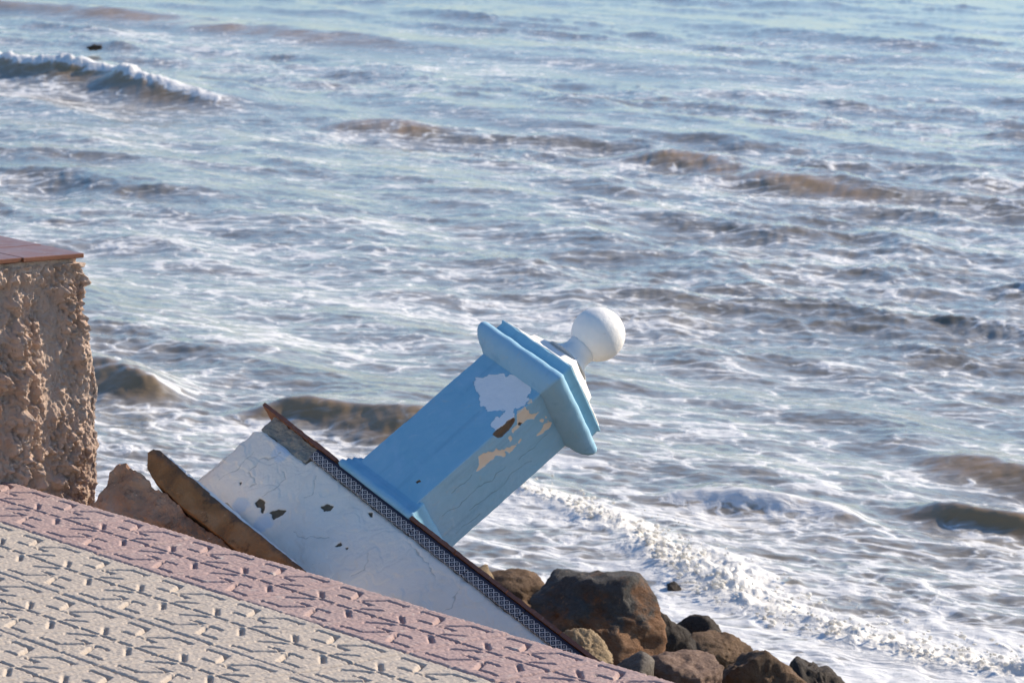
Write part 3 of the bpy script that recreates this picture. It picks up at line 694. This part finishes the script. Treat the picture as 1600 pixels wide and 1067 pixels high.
chunk = obj('concrete_chunk', poly_slab('concrete_chunk', [(-.60, -.62), (-.622, -.556), (-.634, -.521), (-.66, -.475), (-.677, -.436), (-.659, -.421), (-.62, -.417), (-.559, -.413), (-.497, -.414), (-.403, -.413), (-.295, -.414), (-.10, -.414), (.0, -.50), (-.2, -.60), (-.45, -.66)], -.120, .03, .012, 9., .006, 16), M_CHUNK,
            kind='thing', label='pinkish brown concrete chunk wedged between the wall stump and the stained slab', category='rubble'); chunk.matrix_world = BM
sliver = obj('plaster_sliver', poly_slab('plaster_sliver', [(-.405, -.318), (-.395, -.310), (-.355, -.312), (-.287, -.318), (-.24, -.322), (-.24, -.34), (-.40, -.338)], -.040, -.010, .003, 5.), mortar_m,
             kind='thing', label='thin grey plaster sliver between the stained slab and the white wall', category='rubble'); sliver.matrix_world = BM

def rock_mesh(seed, sx, sy, sz, sub=5, facets=14, rough=.10, k=40.0):
    r = np.random.default_rng(seed); bm = bmesh.new(); bmesh.ops.create_icosphere(bm, subdivisions=sub, radius=1)
    me = bpy.data.meshes.new('boulder'); bm.to_mesh(me); bm.free()
    D = np.array([v.co[:] for v in me.vertices]); D /= np.linalg.norm(D, axis=1)[:, None]
    n = r.normal(size=(facets, 3)); n /= np.linalg.norm(n, axis=1)[:, None]; off = r.uniform(.60, .95, facets)
    dt = D @ n.T; rad = np.where(dt > .05, off / np.maximum(dt, .05), 9.0)
    rad = np.minimum(rad, 1.25); rr = -np.log(np.exp(-k * rad).sum(1)) / k
    rr = np.clip(rr, .3, 1.25)
    s = seed * 3.7
    rr = rr + rough * fbm(D[:, 0] * 1.8 + s, D[:, 1] * 1.8, D[:, 2] * 1.8, 5, .55) - .05 * np.abs(fbm(D[:, 0] * 3.5 + s, D[:, 1] * 3.5, D[:, 2] * 3.5, 4, .6)) + .020 * fbm(D[:, 0] * 11 + s, D[:, 1] * 11, D[:, 2] * 11, 4, .6)
    V = D * rr[:, None]; ext = (V.max(0) - V.min(0)) / 2; mid = (V.max(0) + V.min(0)) / 2
    V = (V - mid) / ext * np.array([sx, sy, sz]) / 2 * 1.12
    me.vertices.foreach_set('co', V.ravel().astype(np.float32)); me.polygons.foreach_set('use_smooth', np.ones(len(me.polygons), bool)); me.update(); return me
# ------------------------------------------------------------------ boulders
def mat_rock(name, a, b, c3, grey=None, gl=.5):
    t = NT(name); P = t.objc(); G = t.n('NewGeometry', out=None)
    n = t.noise(P, 3.5, 7, .62, .5); n2 = t.noise(P, 34, 7, .72); n3 = t.noise(P, 9, 6, .65)
    c = t.ramp(n, [(.30, a), (.5, b), (.70, c3)])
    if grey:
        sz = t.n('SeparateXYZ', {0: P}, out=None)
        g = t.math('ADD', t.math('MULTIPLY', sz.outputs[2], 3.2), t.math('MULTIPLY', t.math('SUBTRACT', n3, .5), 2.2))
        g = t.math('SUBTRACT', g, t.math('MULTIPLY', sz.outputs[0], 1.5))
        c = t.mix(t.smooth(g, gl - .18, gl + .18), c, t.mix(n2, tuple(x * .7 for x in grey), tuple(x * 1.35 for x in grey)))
    c = t.mix(t.math('MULTIPLY', t.smooth(n2, .58, .72), .6), c, tuple(min(1, x * 1.6) for x in c3))
    c = t.mix(t.math('MULTIPLY', t.smooth(n2, .42, .30), .7), c, tuple(x * .4 for x in a))
    return t.done(t.pbsdf(c, .82, t.bump(t.noise(P, 90, 6, .75), .8, .012, t.bump(n2, 1.0, .03, t.bump(n3, .6, .04))), .3))
ROCKM = {
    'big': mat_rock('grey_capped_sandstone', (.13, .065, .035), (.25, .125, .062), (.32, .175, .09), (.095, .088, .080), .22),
    'dark': mat_rock('dark_basalt', (.040, .032, .026), (.075, .058, .045), (.12, .09, .068)),
    'brown': mat_rock('brown_sandstone', (.10, .062, .036), (.19, .115, .065), (.27, .165, .09)),
    'tan': mat_rock('tan_limestone', (.30, .205, .115), (.42, .30, .175), (.50, .38, .24)),
    'grey': mat_rock('grey_limestone', (.14, .115, .095), (.22, .185, .15), (.30, .255, .21)),
    'pink': mat_rock('pinkish_sandstone', (.17, .105, .075), (.27, .175, .125), (.35, .245, .185))}
ROCKS = [  # seed, centre, size (m), tilt, material, label
    (44, (.292, 11.5, -.965), (.43, .42, .37), .3, 'big', 'largest boulder with a slate grey top and orange brown flank'),
    (12, (.010, 11.9, -.99), (.30, .30, .24), .1, 'brown', 'low dark brown boulder between the tiled wall edge and the largest boulder'),
    (47, (.535, 12.0, -1.15), (.25, .28, .29), -.4, 'dark', 'almost black upright boulder beside the largest boulder'),
    (14, (.257, 10.8, -.90), (.17, .20, .17), .2, 'tan', 'rounded tan boulder at the foot of the patterned tile edge'),
    (15, (.699, 12.6, -1.28), (.19, .22, .19), .5, 'dark', 'small dark jagged rock behind the flat brown boulder'),
    (16, (.772, 12.3, -1.285), (.30, .30, .22), -.1, 'brown', 'flat topped brown boulder next to the black boulder'),
    (17, (.870, 11.6, -1.19), (.33, .34, .26), .25, 'brown', 'wedge shaped brown boulder in front of the flat topped one'),
    (18, (.575, 11.0, -1.06), (.26, .28, .24), -.2, 'pink', 'pinkish grey boulder close to the pink paving edge'),
    (19, (1.153, 12.4, -1.43), (.20, .24, .26), .0, 'dark', 'rounded dark boulder at the seaward end of the rock pile'),
    (20, (.405, 10.9, -1.0), (.15, .18, .19), .4, 'grey', 'small grey stone under the largest boulder'),
    (21, (-.122, 11.8, -.915), (.14, .18, .18), .1, 'tan', 'small tan rock peeking out below the blue pillar'),
    (22, (.815, 16.4, -1.965), (.07, .09, .06), .0, 'dark', 'tiny wet stone poking out of the breaking foam'),
    (24, (1.02, 12.0, -1.37), (.10, .14, .20), .0, 'grey', 'narrow pale grey stone between wedge shaped and rounded boulders'),
    (25, (.50, 11.6, -1.30), (.30, .3, .22), .7, 'dark', 'dark boulder sunk below the black upright boulder'),
]
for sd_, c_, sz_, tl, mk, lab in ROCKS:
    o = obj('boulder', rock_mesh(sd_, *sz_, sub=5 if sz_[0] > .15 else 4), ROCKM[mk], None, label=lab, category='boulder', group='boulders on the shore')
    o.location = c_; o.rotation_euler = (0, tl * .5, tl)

# ------------------------------------------------------------------ bubbling foam lumps on the surf line
def build_surf():
    r = np.random.default_rng(21)
    bm = bmesh.new(); bmesh.ops.create_icosphere(bm, subdivisions=1 + 1, radius=1); base = np.array([v.co[:] for v in bm.verts]); tri = np.array([[v.index for v in f.verts] for f in bm.faces]); bm.free()
    pts = np.array(SURF[3:10]); seg = np.diff(pts, axis=0); L = np.linalg.norm(seg, axis=1); cum = np.concatenate([[0], np.cumsum(L)])
    Vs, Fs, n0 = [], [], 0
    for i in range(1300):
        d = r.uniform(0, cum[-1]); k = min(np.searchsorted(cum, d, side='right') - 1, len(L) - 1); t = (d - cum[k]) / L[k]
        p = pts[k] + seg[k] * t; nrm = np.array([-seg[k][1], seg[k][0]]) / L[k]
        off = abs(r.normal(0, .12)) - .10 if i % 4 else r.uniform(-.1, .5)
        clump = pnoise(p[0] * 1.9 + off, p[1] * 1.9, 3.0)
        if clump < -.12 and r.random() < .7: continue
        off += .22 * float(fbm(p[0] * 1.2, p[1] * 1.2, 6.0, 2))
        p = p + nrm * off
        rad = r.gamma(1.3, .0032) + .003; rad = min(rad, .015) * (1 if abs(off) < .3 else .6)
        ht = .07 * math.exp(-((off) / (.40 if off > 0 else .15)) ** 2)
        sc = np.array([rad * r.uniform(.9, 1.5), rad * r.uniform(.9, 1.5), rad * r.uniform(.6, .9)])
        w = base * (1 + .28 * pnoise(base[:, 0] * 1.6 + i * .37, base[:, 1] * 1.6, base[:, 2] * 1.6 + i)[:, None])
        Vs.append(w * sc + np.array([p[0], p[1], SEA + ht + .02 + r.uniform(-.02, .03)])); Fs.append(tri + n0); n0 += len(base)
    V = np.concatenate(Vs); F = np.concatenate(Fs)
    me = bpy.data.meshes.new('surf_foam'); me.from_pydata(V.tolist(), [], F.tolist()); me.polygons.foreach_set('use_smooth', np.ones(len(F), bool)); me.update(); return me
def mat_foam():
    t = NT('surf_bubbles'); P = t.pos()
    c = t.mix(t.noise(P, 5, 4), (.88, .87, .85), (.84, .79, .69))
    tr = t.n('BsdfTranslucent', {'Color': c})
    return t.done(t.n('MixShader', {0: .4, 1: t.pbsdf(c, .6, t.bump(t.noise(P, 60, 5, .7), .7, .012), .3), 2: tr}))
obj('surf_foam', build_surf(), mat_foam(), kind='stuff', label='line of bubbling cream foam where the wave breaks', category='foam')
# small dark driftwood far out
dw = obj('driftwood', rock_mesh(31, .22, .10, .09, 4, 9, .2), ROCKM['dark'], label='small dark piece of driftwood floating near the far breaking wave', category='driftwood')
dw.location = (-6.124, 50.01, SEA + .05); dw.rotation_euler = (.1, -.2, -.3)
